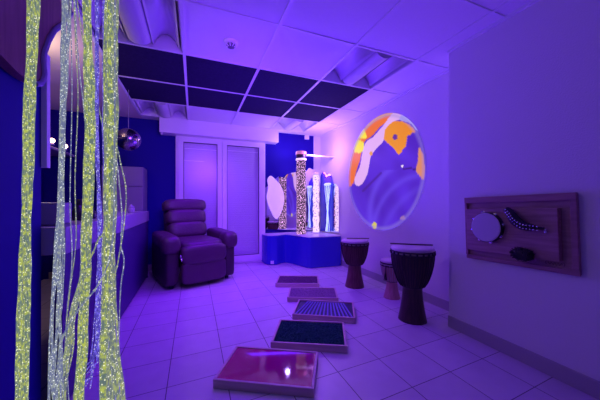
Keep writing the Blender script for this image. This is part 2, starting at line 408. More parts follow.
# mirror ball
m_facet = mat('mirror_facets', (0.42, 0.36, 0.48), 0.18, metal=1.0)
c = onY(128.5, 139.5, 3.25); rb = 0.115
t = thing('mirror_ball', 'silver mirror ball hanging from the ceiling behind the strands', 'mirror ball', c)
b = BM(); nl = 22
for j in range(nl):
    ph0 = -math.pi / 2 + math.pi * j / nl; ph1 = ph0 + math.pi / nl; pm = (ph0 + ph1) / 2
    n = max(4, int(2 * nl * math.cos(pm)))
    for i in range(n):
        a0, a1 = 2 * math.pi * (i + .06) / n, 2 * math.pi * (i + .94) / n
        v = []
        for (ph, a) in ((ph0 + .008, a0), (ph0 + .008, a1), (ph1 - .008, a1), (ph1 - .008, a0)):
            v.append(b.verts.new((rb * math.cos(ph) * math.cos(a), rb * math.cos(ph) * math.sin(a), rb * math.sin(ph))))
        b.faces.new(v)
obj('mirror_tiles', b, m_facet, t)
obj('core', lathe(BM(), [(rb * .975 * math.cos(-math.pi / 2 + math.pi * k / 16), rb * .975 * math.sin(-math.pi / 2 + math.pi * k / 16)) for k in range(1, 16)], 28), m_dark, t, smooth=True)
obj('hanger', tube(BM(), [(0, 0, rb * .98), (0, 0, CH - c.z - .001)], .003, 6), m_lampdark, t)

# ------------------------------------------------------------------ recliner
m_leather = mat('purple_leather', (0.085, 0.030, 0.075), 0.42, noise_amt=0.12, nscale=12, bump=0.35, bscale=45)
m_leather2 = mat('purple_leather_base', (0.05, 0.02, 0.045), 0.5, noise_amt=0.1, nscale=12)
t = thing('recliner', 'dark purple padded recliner armchair beside the balcony window', 'armchair', (-0.01, 3.66, 0), R(19))
RX = lambda a: Matrix.Rotation(R(a), 3, 'X')
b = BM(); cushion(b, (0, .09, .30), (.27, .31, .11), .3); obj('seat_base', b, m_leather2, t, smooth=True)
b = BM(); cushion(b, (0, -.06, .435), (.262, .36, .095), .42); obj('seat_cushion', b, m_leather, t, smooth=True)
# front: padded roll and lower footrest panel
b = BM(); cushion(b, (0, -.375, .375), (.262, .085, .115), .5); 
cushion(b, (0, -.375, .175), (.255, .062, .125), .3); obj('footrest', b, m_leather, t, smooth=True)
# three back pillows, leaning back
for (yy, zz, hy, hz, hx) in ((.215, .60, .115, .105, .245), (.275, .76, .12, .105, .255), (.325, .915, .115, .085, .276)):
    b = BM(); cushion(b, (0, yy, zz), (hx, hy, hz), .48, RX(-14)); obj('back_pillow', b, m_leather, t, smooth=True)
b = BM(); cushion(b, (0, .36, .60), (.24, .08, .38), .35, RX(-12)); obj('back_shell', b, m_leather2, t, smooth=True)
for s in (-1, 1):
    b = BM(); cushion(b, (s * .335, .0, .27), (.075, .36, .235), .3); cushion(b, (s * .345, -.01, .26), (.062, .35, .23), .25)
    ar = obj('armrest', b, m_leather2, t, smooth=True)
    b = BM(); cushion(b, (s * .345, -.045, .525), (.092, .34, .085), .6, RX(3)); cushion(b, (s * .345, -.29, .495), (.096, .12, .105), .65)
    obj('arm_pad', b, m_leather, ar, smooth=True)
    for fy in (-.27, .29): obj('foot', lathe(BM(), [(.02, 0), (.024, .02), (.02, .045)], 14, (s * .33, fy, 0)), m_dark, t)
b = BM(); tube(b, [(-.268, -.40, .36), (-.268, -.43, .345), (-.268, -.44, .325)], .008, 8); cushion(b, (-.268, -.40, .365), (.012, .014, .02), .6)
obj('recline_lever', b, mat('lever_metal', (.7, .7, .75), .25, 1.0), t, smooth=True)

# ------------------------------------------------------------------ tactile floor trays
m_tray = wood('pale_wood_tray', (0.55, 0.38, 0.38), (0.68, 0.50, 0.48), 5, 0, 0.45)
m_red = mat('red_gloss', (0.42, 0.0, 0.11), 0.06, coat=0.3, spec=0.5)
m_green = mat('green_pile', (0.02, 0.10, 0.085), 0.9, noise_amt=0.5, nscale=90, spec=0.1)
m_speck = mat('violet_pebbles', (0.30, 0.20, 0.27), 0.8, noise_amt=0.6, nscale=120)
m_vio = mat('plum_felt', (0.13, 0.06, 0.12), 0.85, noise_amt=0.3, nscale=90)
m_str = mat('striped_ribs', (0.22, 0.18, 0.55), 0.5)
m_strd = mat('striped_dark', (0.02, 0.015, 0.08), 0.6)
def tray(label, c4, mi, kind, H=.047, rot=None):
    """c4: pixel positions of the four top corners fl, fr, br, bl -> placed on the floor plane"""
    P = [onZ(a, c, H) for a, c in c4]
    cen = sum(P, Vector()) / 4
    ux = ((P[1] - P[0]) + (P[2] - P[3])).normalized(); W = ((P[1] - P[0]).length + (P[2] - P[3]).length) / 2
    uy = Vector((-ux.y, ux.x, 0)); D = (abs((P[3] - P[0]).dot(uy)) + abs((P[2] - P[1]).dot(uy))) / 2
    a = math.atan2(ux.y, ux.x)
    t = thing('tactile_tray', label, 'tactile floor tray', (cen.x, cen.y, 0), a, 'tactile floor trays')
    w2, d2, r = W / 2, D / 2, .014
    b = BM(); box(b, -w2, w2, -d2, -d2 + r, 0, H); box(b, -w2, w2, d2 - r, d2, 0, H); box(b, -w2, -w2 + r, -d2 + r, d2 - r, 0, H); box(b, w2 - r, w2, -d2 + r, d2 - r, 0, H)
    box(b, -w2 + r, w2 - r, -d2 + r, d2 - r, 0, .008)
    bevel(obj('frame', b, m_tray, t), .002)
    iw, idp = w2 - r - .001, d2 - r - .001
    if kind == 'flat':
        obj('inlay', box(BM(), -iw, iw, -idp, idp, .009, H - .004), mi, t)
    elif kind == 'ribs':
        b = box(BM(), -iw, iw, -idp, idp, .009, H - .014); obj('inlay', b, m_strd, t)
        b = BM(); n = 15
        for k in range(n):
            x = -iw + .020 + (2 * iw - .040) * k / (n - 1); fx = (x / iw) * .05
            P2 = [(x * .90 - fx * (q / 10 - .5) * 1.6, -idp + .004 + (2 * idp - .008) * q / 10, H - .012) for q in range(11)]
            tube(b, P2, .0068, 8)
        g = obj('ribs', b, m_str, t); g['kind'] = 'stuff'
    else:
        b = BM(); nx, ny = 90, 70; V = []
        for i in range(nx + 1):
            row = []
            for j in range(ny + 1):
                e = 0 if i in (0, nx) or j in (0, ny) else 1
                z = H - .010 + e * random.uniform(-.004, .006)
                row.append(b.verts.new((-iw + 2 * iw * i / nx, -idp + 2 * idp * j / ny, z)))
            V.append(row)
        for i in range(nx):
            for j in range(ny): b.faces.new((V[i][j], V[i + 1][j], V[i + 1][j + 1], V[i][j + 1]))
        obj('inlay', b, mi, t)
    print('tray', round(W, 3), round(D, 3), round(math.degrees(a), 1)); return t
tray('pale wooden floor tray with glossy red inlay, nearest to the camera', [(212, 380), (313, 388), (319, 352), (237, 345)], m_red, 'flat')
tray('wooden floor tray filled with dark green pile, second from the camera', [(268, 342), (347, 346), (344, 322), (282, 319)], m_green, 'rough')
tray('wooden floor tray with ribbed blue and dark stripes', [(293, 314), (356, 318), (353, 302), (298, 299)], m_str, 'ribs')
tray('wooden floor tray with grainy mauve inlay, behind the striped one', [(286, 297), (338, 298), (336, 287.5), (291, 287)], m_speck, 'rough')
tray('wooden floor tray with plain plum inlay, farthest from the camera', [(275, 283), (320, 284), (317.5, 275.5), (279, 275.5)], m_vio, 'rough')

# ------------------------------------------------------------------ drums
m_drumwood = wood('dark_drum_wood', (0.035, 0.018, 0.02), (0.07, 0.035, 0.035), 5, 2, 0.35)
m_drumred = wood('reddish_drum_wood', (0.13, 0.045, 0.05), (0.20, 0.08, 0.08), 5, 2, 0.35)
m_drumpink = wood('light_drum_wood', (0.5, 0.22, 0.22), (0.6, 0.3, 0.3), 5, 2, 0.4)
m_skin = mat('drum_skin', (0.62, 0.52, 0.55), 0.6, noise_amt=0.12, nscale=14)
m_rope = mat('dark_rope', (0.03, 0.02, 0.035), 0.8)
m_ropew = mat('pale_rope', (0.5, 0.42, 0.45), 0.8)
def drum(label, loc, H, rt, rw, rb, zw, mw, mrope, nrope, stick=False, tassel=False):
    t = thing('djembe', label, 'drum', (*loc, 0), 0, 'goblet drums by the right wall')
    prof = []
    for k in range(15):      # foot, flaring down
        u = k / 14; prof.append((rb + (rw - rb) * (1 - (1 - u) ** 1.6) , zw * u))
    for k in range(1, 19):   # bowl
        u = k / 18; prof.append((rw + (rt * .98 - rw) * (math.sin(u * math.pi / 2) ** .62), zw + (H - .03 - zw) * u))
    obj('shell', lathe(BM(), prof, 44), mw, t, smooth=True)
    obj('skin', lathe(BM(), [(rt * .99, H - .05), (rt * 1.0, H - .012), (rt * .97, H - .002), (rt * .5, H), (.002, H)], 44), m_skin, t, smooth=True)
    zb = zw + .012
    for nm, zz, rr in (('top_ring', H - .03, rt * 1.015), ('lower_ring', H - .055, rt * 1.015), ('waist_ring', zb, rw + .009)):
        obj(nm, tube(BM(), [(rr * math.cos(2 * math.pi * k / 40), rr * math.sin(2 * math.pi * k / 40), zz) for k in range(41)], .0062, 8, cap=False), m_rope, t, smooth=True)
    b = BM()
    def rad(z): 
        u = max(0, min(1, (z - zw) / (H - .03 - zw))); return rw + (rt * .98 - rw) * (math.sin(u * math.pi / 2) ** .62)
    for k in range(nrope):
        a = 2 * math.pi * k / nrope; a2 = a + math.pi / nrope
        for (A, B) in ((a, a + .04), (a2 + .04, a2)):
            P = []
            for q in range(9):
                z = zb + (H - .06 - zb) * q / 8; an = A + (B - A) * q / 8; rr = rad(z) + .005
                P.append((rr * math.cos(an), rr * math.sin(an), z))
            tube(b, P, .0032, 5)
    for k in range(nrope):   # loops over the top ring
        a = 2 * math.pi * (k + .5) / nrope
        cushion(b, (rt * 1.02 * math.cos(a), rt * 1.02 * math.sin(a), H - .045), (.008, .008, .012), .9, nu=8, nv=6)
    g = obj('tension_ropes', b, mrope, t); g['kind'] = 'stuff'
    if tassel:
        b = BM(); x = -(rt + .012)
        a0 = R(200)
        c, s = math.cos(a0), math.sin(a0)
        for k in range(7):
            d = random.uniform(-.012, .012)
            tube(b, [(c * (rt + .01) , s * (rt + .01), H - .06), (c * (rt + .018) + d, s * (rt + .018) + d, H - .12), (c * (rt + .014) + d * 1.5, s * (rt + .014), H - .19)], .004, 5)
        obj('tassel', b, m_rope, t)
    return t
drum('largest dark goblet drum on the floor, nearest to the wall corner', (1.68, 1.70), .60, .166, .076, .112, .27, m_drumwood, m_rope, 22)
drum('reddish goblet drum by the wall next to the bubble tube platform', (1.725, 2.62), .535, .155, .072, .110, .245, m_drumred, mat('dark_red_rope', (.08, .03, .045), .8), 20)
drum('small light goblet drum with white ropes, behind the largest drum', (1.875, 2.17), .385, .108, .052, .083, .16, m_drumpink, m_ropew, 14, tassel=True)
def stick(label, loc, L, rz, z, r=.006):
    o = obj('drum_beater', tube(BM(), [(-L / 2, 0, 0), (-L * .2, 0, 0), (L * .3, 0, 0), (L / 2, 0, 0)], r, 10), m_drumwood, smooth=True)
    o.location = (*loc, z); o.rotation_euler = (0, 0, rz); tag(o, label, 'drum stick')
stick('thin dark stick lying across the skin of the largest drum', (1.73, 1.765), .34, R(-38), .60 + .007)
stick('thin stick lying across the skin of the reddish drum', (1.80, 2.66), .26, R(-25), .535 + .007, .005)
m_bl = m_drumpink

# ------------------------------------------------------------------ instrument board on the right wall
m_plank = wood('board_wood', (0.34, 0.17, 0.19), (0.46, 0.25, 0.26), 5, 1, 0.5)
m_plank2 = wood('board_rail_wood', (0.30, 0.14, 0.17), (0.40, 0.20, 0.22), 5, 1, 0.5)
t = thing('instrument_board', 'wooden wall board holding small instruments on the right wall', 'instrument board', (XP, 1.038, 0.793), rot=(R(-1.8), 0, 0))
yA, yB2, zA, zB = .30, -.305, -.215, .215     # +Y is left in the picture
bevel(obj('backboard', box(BM(), -.016, 0, yB2 + .004, yA - .004, zA + .004, zB - .004), m_plank, t), .002)
for nm, bb in (('top_rail', (-.036, -.016, yB2, yA, zB - .040, zB)), ('bottom_rail', (-.030, -.016, yB2, yA, zA, zA + .028)),
               ('side_rail', (-.034, -.016, yB2, yB2 + .026, zA + .028, zB - .040)), ('side_rail', (-.034, -.016, yA - .016, yA, zA + .028, zB - .040))):
    bevel(obj(nm, box(BM(), *bb), m_plank2, t), .002)
bevel(obj('raised_panel', box(BM(), -.052, -.016, -.235, .275, -.150, .135), m_plank, t), .003)
# small unreadable carved signature at the lower right of the board
b = BM(); yy0 = -.165
L0 = [(k * .0045, .006 * math.sin(k * 1.9) * (1 if k % 3 else 1.8)) for k in range(16)]
tube(b, [(-.0165, yy0 - a, -.168 + c) for a, c in L0], .0012, 5); tube(b, [(-.0165, yy0 + .004, -.160), (-.0165, yy0 + .008, -.168), (-.0165, yy0 + .004, -.177)], .0012, 5)
tube(b, [(-.0165, yy0 - .072, -.160), (-.0165, yy0 - .077, -.168), (-.0165, yy0 - .072, -.177)], .0012, 5)
obj('carved_signature', b, m_rope, t)
m_tsil = mat('jingle_metal', (.8, .8, .85), .2, 1.0); m_blk = mat('black_instrument', (.012, .01, .02), .45)
XI = XP - .052
def wp(px, py, X=XI): return onX(px, py, X)
c = wp(485.2, 227.2, XI - .036); c.x = XI
t = thing('tambourine', 'round tambourine with pale skin on the left of the wall board', 'tambourine', (XI, c.y, c.z), rot=(0, R(-90), 0))
rr = .096
obj('skin', lathe(BM(), [(rr - .003, .030), (rr - .003, .036), (rr - .010, .038), (.002, .038)], 44), mat('tambourine_skin', (.55, .50, .56), .55), t, smooth=False)
b = lathe(BM(), [(rr - .006, .001), (rr, .001), (rr, .033), (rr - .006, .033), (rr - .006, .001)], 44, close=False); obj('hoop', b, m_blk, t)
for k in range(8):
    a = 2 * math.pi * k / 8 + .25
    b = BM()
    for dz in (.012, .020): lathe(b, [(.004, dz), (.010, dz + .001), (.011, dz + .003), (.004, dz + .004)], 16, (math.cos(a) * (rr - .001), math.sin(a) * (rr - .001), 0))
    obj('jingle', b, m_tsil, t)
# curved bell shaker
pts = smooth_closed([wp(506, 209, XI - .026), wp(511, 214, XI - .030), wp(516, 221, XI - .031), (wp(524, 226, XI - .031)), wp(534, 227.5, XI - .030), wp(544, 229, XI - .026)], 6, closed=False)
t = thing('bell_shaker', 'curved black shaker with small silver bells on the wall board', 'shaker', (0, 0, 0))
mid = pts[len(pts) // 2]; t.location = mid
n = len(pts); b = tube(BM(), [q - mid for q in pts], .026, 12, taper=[.35 + .75 * math.sin(math.pi * min(1, (k + 2) / (n - 3))) ** .7 if k < n - 3 else .35 for k in range(n)])
obj('handle_band', b, m_blk, t, smooth=True)
for k in range(3, n - 3, 2):
    for s in (-1, 1):
        b = BM(); q = pts[k] - mid + Vector((-.024, 0, s * .010)); cushion(b, q, (.0044, .0044, .0044), 1, nu=10, nv=8); obj('bell', b, m_tsil, t, smooth=True)
for q, (px, py) in enumerate(((507, 210), (545, 230), (545.5, 232))):
    b = BM(); cushion(b, wp(px, py, XI - .010) - mid, (.0085, .0075, .0085), .9, nu=12, nv=8); obj('end_ring', b, m_tsil, t, smooth=True)
# dark seed rattle
c = wp(525, 254, XI)
t = thing('seed_rattle', 'spiky black seed rattle at the bottom of the wall board', 'rattle', (XI, c.y, c.z))
b = BM(); cushion(b, (-.022, 0, 0), (.021, .055, .036), .8); obj('rattle_body', b, m_blk, t, smooth=True)
b = BM()
for k in range(220):
    a = random.uniform(-math.pi / 2, math.pi / 2); u = random.uniform(-1, 1); th = random.uniform(0, 2 * math.pi)
    y0 = .056 * u; r0 = .034 * math.sqrt(max(.05, 1 - u * u))
    d = Vector((-abs(math.cos(th)) * .6, u * 1.2, math.sin(th))).normalized()
    p0 = Vector((-.022, y0, 0)) + Vector((-abs(math.cos(th)) * r0, 0, math.sin(th) * r0))
    tube(b, [p0, p0 + d * random.uniform(.006, .013)], .0022, 4, taper=[1, .5])
g = obj('seeds', b, m_blk, t); g['kind'] = 'stuff'

# ------------------------------------------------------------------ round projected picture on the right wall
XA = XR - .004
ac, ar = Vector((0, 2.655, 1.325)), 0.70
def prj(v): 
    d = v.x * math.sin(YAW) + v.y * math.cos(YAW); r = v.x * math.cos(YAW) - v.y * math.sin(YAW)
    return CX + F_PX * r / d, CY - F_PX * (v.z - EYE) / d
ORG = [(346, 184), (349, 160), (354, 140), (363, 124), (376, 112), (395, 108), (391, 117), (380, 127), (372, 136), (365, 141), (362, 150), (360, 160), (356, 172), (354, 182), (350, 186)]
TAN = [(346, 160), (354, 134), (363, 121), (376, 110), (396, 106), (392, 114), (384, 117), (374, 122), (366, 130), (360, 138), (353, 156), (350, 170)]
Y1 = [(362, 128), (365, 132), (366.5, 138), (362, 138.5), (358, 138), (355, 140), (357, 134)]
PNK = [(396, 112), (401, 115), (399, 119.5), (391, 123), (385, 130), (383.5, 140.5), (376, 149), (371, 156), (369, 166), (367, 175), (362, 184), (358, 186), (354.5, 183), (355.5, 176), (360, 166), (362.5, 152), (366, 142), (373, 137), (382, 127), (391, 115)]
OBL = [(391, 122), (397, 121), (404, 122), (411, 126), (415, 131), (410, 134.5), (407, 137), (406, 146), (402, 151), (398.6, 154.5), (395, 150), (391, 146), (384, 139), (384, 131)]
LIL = [(400, 113), (412, 119), (418, 128), (417, 131), (411, 124), (403, 121), (398, 119)]
REDG = [(419, 147), (424, 158), (424, 178), (419, 175), (416, 170), (418, 160)]
polys = [smooth_closed([(a, c) for a, c in Q], 4) for Q in (ORG, TAN, Y1, PNK, OBL, LIL, REDG)]
def lerp(a, b, t): return tuple(x + (y - x) * t for x, y in zip(a, b))
def artcol(x, y, rho):
    # liquid violet ground with soft folds
    n = noise.noise(Vector((x * .030 + 3, y * .030, 0))); f = noise.noise(Vector((x * .05 - y * .03, y * .02 + x * .02 + n, 4)))
    col = lerp((.075, .016, .48), (.115, .030, .80), max(0, min(1, .5 + .8 * f)))
    for (cx, cy, rr, wd, k) in ((412, 214, 42, 3.0, .7), (424, 240, 52, 2.6, .6), (440, 262, 62, 3.2, .4)):
        dd = abs(math.hypot(x - cx, (y - cy) * .8) - rr)
        if y > 170: col = lerp(col, (.17, .08, .95), .7 * k * math.exp(-(dd / wd) ** 2))
    if 362 < x < 382 and 172 < y < 192:
        dd = abs((y - 172) - (382 - x) * 1.0); col = lerp(col, (.06, .01, .22), .7 * math.exp(-(dd / 1.6) ** 2))
    O, T, A, P, B, Lc, E = [inpoly(x, y, Q) for Q in polys]
    if O: col = (.90, .17, .01)
    if O and T: col = (.80, .34, .10)
    if A or ((x - 358.5) / 5.6) ** 2 + ((y - 146.5) / 6.6) ** 2 < 1: col = (1.0, .80, .02)
    if Lc: col = (.45, .38, .95)
    if B: col = lerp((.85, .24, .0), (.90, .32, .0), .5 + .5 * f)
    if ((x - 395) / 2.3) ** 2 + ((y - 137) / 3.0) ** 2 < 1: col = (.13, .03, .35)
    if P: col = (.80, .45, .92)
    if E: col = (.75, .27, .12)
    if (x - 402) ** 2 + (y - 166) ** 2 < 1.7: col = (1, .8, 1)
    if 403 < x < 416 and abs(y - 168.7) < .8: col = (.05, .01, .2)
    if ((x - 374.5) / 2.2) ** 2 + ((y - 225.5) / 3.6) ** 2 < 1: col = (.75, .62, .06)
    if ((x - 371) / 1.6) ** 2 + ((y - 153.5) / 2.2) ** 2 < 1: col = (.85, .35, .05)
    if ((x - 403) / 3) ** 2 + ((y - 218) / 2) ** 2 < 1: col = lerp(col, (.6, .3, .3), .5)
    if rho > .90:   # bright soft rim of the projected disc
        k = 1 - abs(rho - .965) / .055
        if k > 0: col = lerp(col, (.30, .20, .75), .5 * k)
    return col
b = BM(); rings, seg = 76, 180
lay = b.loops.layers.float_color.new('picture')
V = [[b.verts.new((XA, ac.y, ac.z))]]
for i in range(1, rings + 1):
    r = ar * i / rings
    V.append([b.verts.new((XA + (.0 if i < rings - 1 else .002), ac.y + r * math.cos(2 * math.pi * k / seg), ac.z + r * math.sin(2 * math.pi * k / seg))) for k in range(seg)])
cc = {}
def colv(v):
    if v not in cc:
        x, y = prj(v.co); rho = math.hypot(v.co.y - ac.y, v.co.z - ac.z) / ar; cc[v] = (*artcol(x, y, rho), 1)
    return cc[v]
fs = [b.faces.new((V[0][0], V[1][k], V[1][(k + 1) % seg])) for k in range(seg)]
for i in range(1, rings):
    for k in range(seg): fs.append(b.faces.new((V[i][k], V[i + 1][k], V[i + 1][(k + 1) % seg], V[i][(k + 1) % seg])))
for f_ in fs:
    for l in f_.loops: l[lay] = colv(l.vert)
m_art = bpy.data.materials.new('projected_light'); m_art.use_nodes = True; nt = m_art.node_tree; pb = nt.nodes['Principled BSDF']
at = nt.nodes.new('ShaderNodeAttribute'); at.attribute_name = 'picture'
pb.inputs['Base Color'].default_value = (.02, .02, .02, 1); pb.inputs['Roughness'].default_value = .5
pb.inputs['Specular IOR Level'].default_value = .1; nt.links.new(at.outputs['Color'], pb.inputs['Emission Color']); pb.inputs['Emission Strength'].default_value = 0.95
o = tag(obj('round_light_picture', b, m_art, smooth=True), 'large round glowing picture with orange, pink and violet liquid shapes on the right wall', 'light picture')

# ------------------------------------------------------------------ bubble tube corner
m_vinyl = mat('blue_vinyl', (0.03, 0.03, 0.50), 0.25, spec=0.5)
m_top = mat('platform_top', (0.72, 0.66, 0.75), 0.3)
PZ = 0.46
t = thing('bubble_platform', 'blue padded corner platform under the bubble tubes', 'platform', (1.6, 4.0, 0))
poly = [(1.02, 4.285), (1.03, 4.10), (1.055, 4.01), (1.11, 3.965), (1.20, 3.96), (1.30, 4.02), (1.36, 4.04), (1.42, 3.96), (1.545, 3.60), (1.585, 3.56), (1.66, 3.55), (2.04, 3.525), (2.092, 3.54), (2.092, 4.285)]
poly = [(a - 1.6, c - 4.0) for a, c in poly]
bevel(obj('padded_side', prism(BM(), [(a, c, 0) for a, c in poly], (0, 0, PZ - .012)), m_vinyl, t), .012, 3)
bevel(obj('top_sheet', prism(BM(), [(a, c, PZ - .011) for a, c in poly], (0, 0, .011)), m_top, t), .004)
b = BM(); x0, y0 = onZ(271, 263, .02).x - 1.6, onZ(271, 263, .02).y - 4.0
b = box(BM(), -.0, .05, -.003, .003, 0, .05); pl = obj('corner_tab', b, m_white, t); pl.location = (1.095 - 1.6, 3.955 - 4.0, .02); pl.rotation_euler = (0, 0, R(-20))

m_mirror = mat('mirror_glass', (0.86, 0.82, 0.94), 0.02, metal=1.0)
m_medge = mat('mirror_edge', (0.35, 0.25, 0.6), 0.4)
# back mirror, wavy top
bp_ = [(262, 229), (261.5, 197), (264, 189), (269, 185.5), (273, 184), (275.5, 179), (279, 176.5), (283, 177.5), (287, 174.5), (291, 173), (296, 172), (300, 170), (306, 171), (309, 168), (312, 169), (316, 170)]
P = [onY(a, c, YB - .03) for a, c in bp_]; P = [v for v in P]
sm = smooth_closed(P, 5, closed=False); sm = [Vector((min(v.x, 2.085), v.y, max(v.z, PZ + .001))) for v in sm]
sm += [Vector((2.085, YB - .03, PZ + .001))]
o = obj('wavy_mirror', prism(BM(), sm[::1], (0, .022, 0)), m_mirror); tag(o, 'wavy topped mirror on the back wall behind the bubble tubes', 'mirror')
# right mirror
rp = [(318.7, 173), (320, 172), (322.5, 171), (325, 173), (327, 175.5), (329, 174), (331.5, 175.5), (332.5, 180), (333, 183.5), (336, 184), (338.3, 187), (338.8, 195), (338.8, 233)]
P = [onX(a, c, XR - .022) for a, c in rp]
sm = smooth_closed(P, 5, closed=False); sm = [Vector((v.x, min(v.y, YB - .034), max(v.z, PZ + .001))) for v in sm]
sm += [Vector((XR - .022, YB - .034, PZ + .001))]
o = obj('wavy_mirror', prism(BM(), sm, (.018, 0, 0)), m_mirror); tag(o, 'wavy topped mirror on the right wall beside the bubble tubes', 'mirror')

def tube_mat(name, dark, thr, bright, s, zs=1):
    m = bpy.data.materials.new(name); m.use_nodes = True; nt = m.node_tree; pb = nt.nodes['Principled BSDF']
    pb.inputs['Base Color'].default_value = (.002, .001, .002, 1); pb.inputs['Roughness'].default_value = .5; pb.inputs['Specular IOR Level'].default_value = 0
    tc = nt.nodes.new('ShaderNodeTexCoord'); n = nt.nodes.new('ShaderNodeTexNoise'); n.inputs['Scale'].default_value = s; n.inputs['Detail'].default_value = 2.5; n.inputs['Roughness'].default_value = .6
    cr = nt.nodes.new('ShaderNodeValToRGB'); cr.color_ramp.elements[0].position = thr - .03; cr.color_ramp.elements[1].position = thr + .03
    cr.color_ramp.elements[0].color = (*dark, 1); cr.color_ramp.elements[1].color = (*bright, 1)
    nt.links.new(tc.outputs['Object'], n.inputs['Vector']); nt.links.new(n.outputs['Fac'], cr.inputs[0]); nt.links.new(cr.outputs[0], pb.inputs['Emission Color'])
    pb.inputs['Emission Strength'].default_value = 1.0
    return m
m_bub = tube_mat('dark_bubbles', (.012, .002, .03), .565, (1.7, .85, 1.8), 70)
m_bubw = tube_mat('white_bubbles', (.42, .16, .66), .42, (1.1, .78, 1.2), 45)
m_capp = mat('pink_cap', (0.75, 0.3, 0.3), 0.4, emit=(1, .35, .45), es=.35)
m_acr = m_glass.copy(); m_acr.name = 'clear_acrylic'; [setattr(n_.inputs[0], 'default_value', .002) for n_ in m_acr.node_tree.nodes if n_.type == 'MIX_SHADER']
BX, BY = 1.54, 3.81
t = thing('bubble_tube', 'tall bubble tube with dark speckled bubbles at the platform front', 'bubble tube', (BX, BY, PZ))
Ht = 1.29
obj('base_collar', lathe(BM(), [(.095, 0), (.095, .012), (.088, .018), (.085, .018)], 32), m_white, t, smooth=False)
obj('water_column', lathe(BM(), [(.072, .018), (.072, Ht - .13)], 36), m_bub, t, smooth=True)
obj('tube_wall', lathe(BM(), [(.079, .018), (.079, Ht - .03)], 36, close=False), m_acr, t, smooth=True)
obj('upper_ring', lathe(BM(), [(.080, Ht - .135), (.082, Ht - .13), (.082, Ht - .115), (.080, Ht - .11)], 32), mat('ring_lit', (.9, .8, .9), .3, emit=(1, .7, 1), es=.9), t)
obj('dark_band', lathe(BM(), [(.076, Ht - .105), (.076, Ht - .05)], 32), m_blk, t)
obj('top_cap', lathe(BM(), [(.080, Ht - .05), (.084, Ht - .045), (.084, Ht - .015), (.078, Ht)], 32), m_capp, t)
o = tag(obj('tube_bracket', box(BM(), BX + .085, XR, BY - .012, BY + .012, PZ + Ht - .06, PZ + Ht - .035), m_frame), 'white bracket from the tall bubble tube to the right wall', 'bracket'); bevel(o, .003)
t = thing('bubble_tube', 'short glowing white bubble tube near the wall corner', 'bubble tube', (1.88, 3.99, PZ))
obj('base_collar', lathe(BM(), [(.07, 0), (.07, .012), (.06, .018)], 28), m_white, t)
prof = [(.050 + .006 * math.sin(z * 38) , .018 + z) for z in [k * .02 for k in range(48)]]
obj('water_column', lathe(BM(), prof, 28), m_bubw, t, smooth=True)
obj('top_cap', lathe(BM(), [(.054, .965), (.056, .98), (.04, 1.0)], 28), m_white, t)

# added glowing panel, no real lamp: stands in for a bright leaf shape in the mirror
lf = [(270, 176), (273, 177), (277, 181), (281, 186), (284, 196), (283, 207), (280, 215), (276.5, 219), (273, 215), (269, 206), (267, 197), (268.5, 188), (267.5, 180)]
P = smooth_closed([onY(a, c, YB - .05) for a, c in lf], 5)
o = obj('leaf_glow', prism(BM(), P, (0, .018, 0)), mat('leaf_glow_surface', (.8, .78, .85), .4, emit=(.75, .45, .95), es=.5)); tag(o, 'pale glowing leaf shaped panel added for a bright patch on the left of the back mirror', 'lamp'); bevel(o, .004)

# blue wavy board on the right mirror, behind the fibre spray
wb = [(320.3, 232), (320.0, 190), (320.5, 176), (322, 172.5), (324, 174), (325.5, 178), (327.5, 176), (330, 175.5), (332, 178), (332.8, 184), (332.8, 210), (332.8, 231)]
P = [onX(a, c, XR - .032) for a, c in wb]; P = [Vector((v.x, v.y, max(v.z, PZ + .001))) for v in P]
o = obj('wavy_board', prism(BM(), P, (.009, 0, 0)), m_vinyl); tag(o, 'narrow blue wavy topped board on the right mirror behind the light fibres', 'decorative board')

# fibre lamp spray on the right mirror
m_fib = mat('blue_white_fibre', (.5, .6, .9), .4, emit=(.42, .52, 1.0), es=1.1)
b = BM()
for k in range(15):
    u = k / 25; yy = random.uniform(-.10, .10); y2 = -yy * random.uniform(.3, 1) + random.uniform(-.03, .03)
    P = []
    for q in range(9):
        v = q / 8; z = .80 - .78 * v
        P.append((random.uniform(-.004, .004), yy + (y2 - yy) * v + .02 * math.sin(6 * v + k), z))
    tube(b, P, .0026, 5)
cushion(b, (0, 0, .80), (.025, .11, .022), .8)
o = obj('fibre_spray', b, m_fib); o.location = (XR - .066, 3.90, PZ + .005); tag(o, 'spray of crossing blue white light fibres on the right mirror', 'fibre lamp')

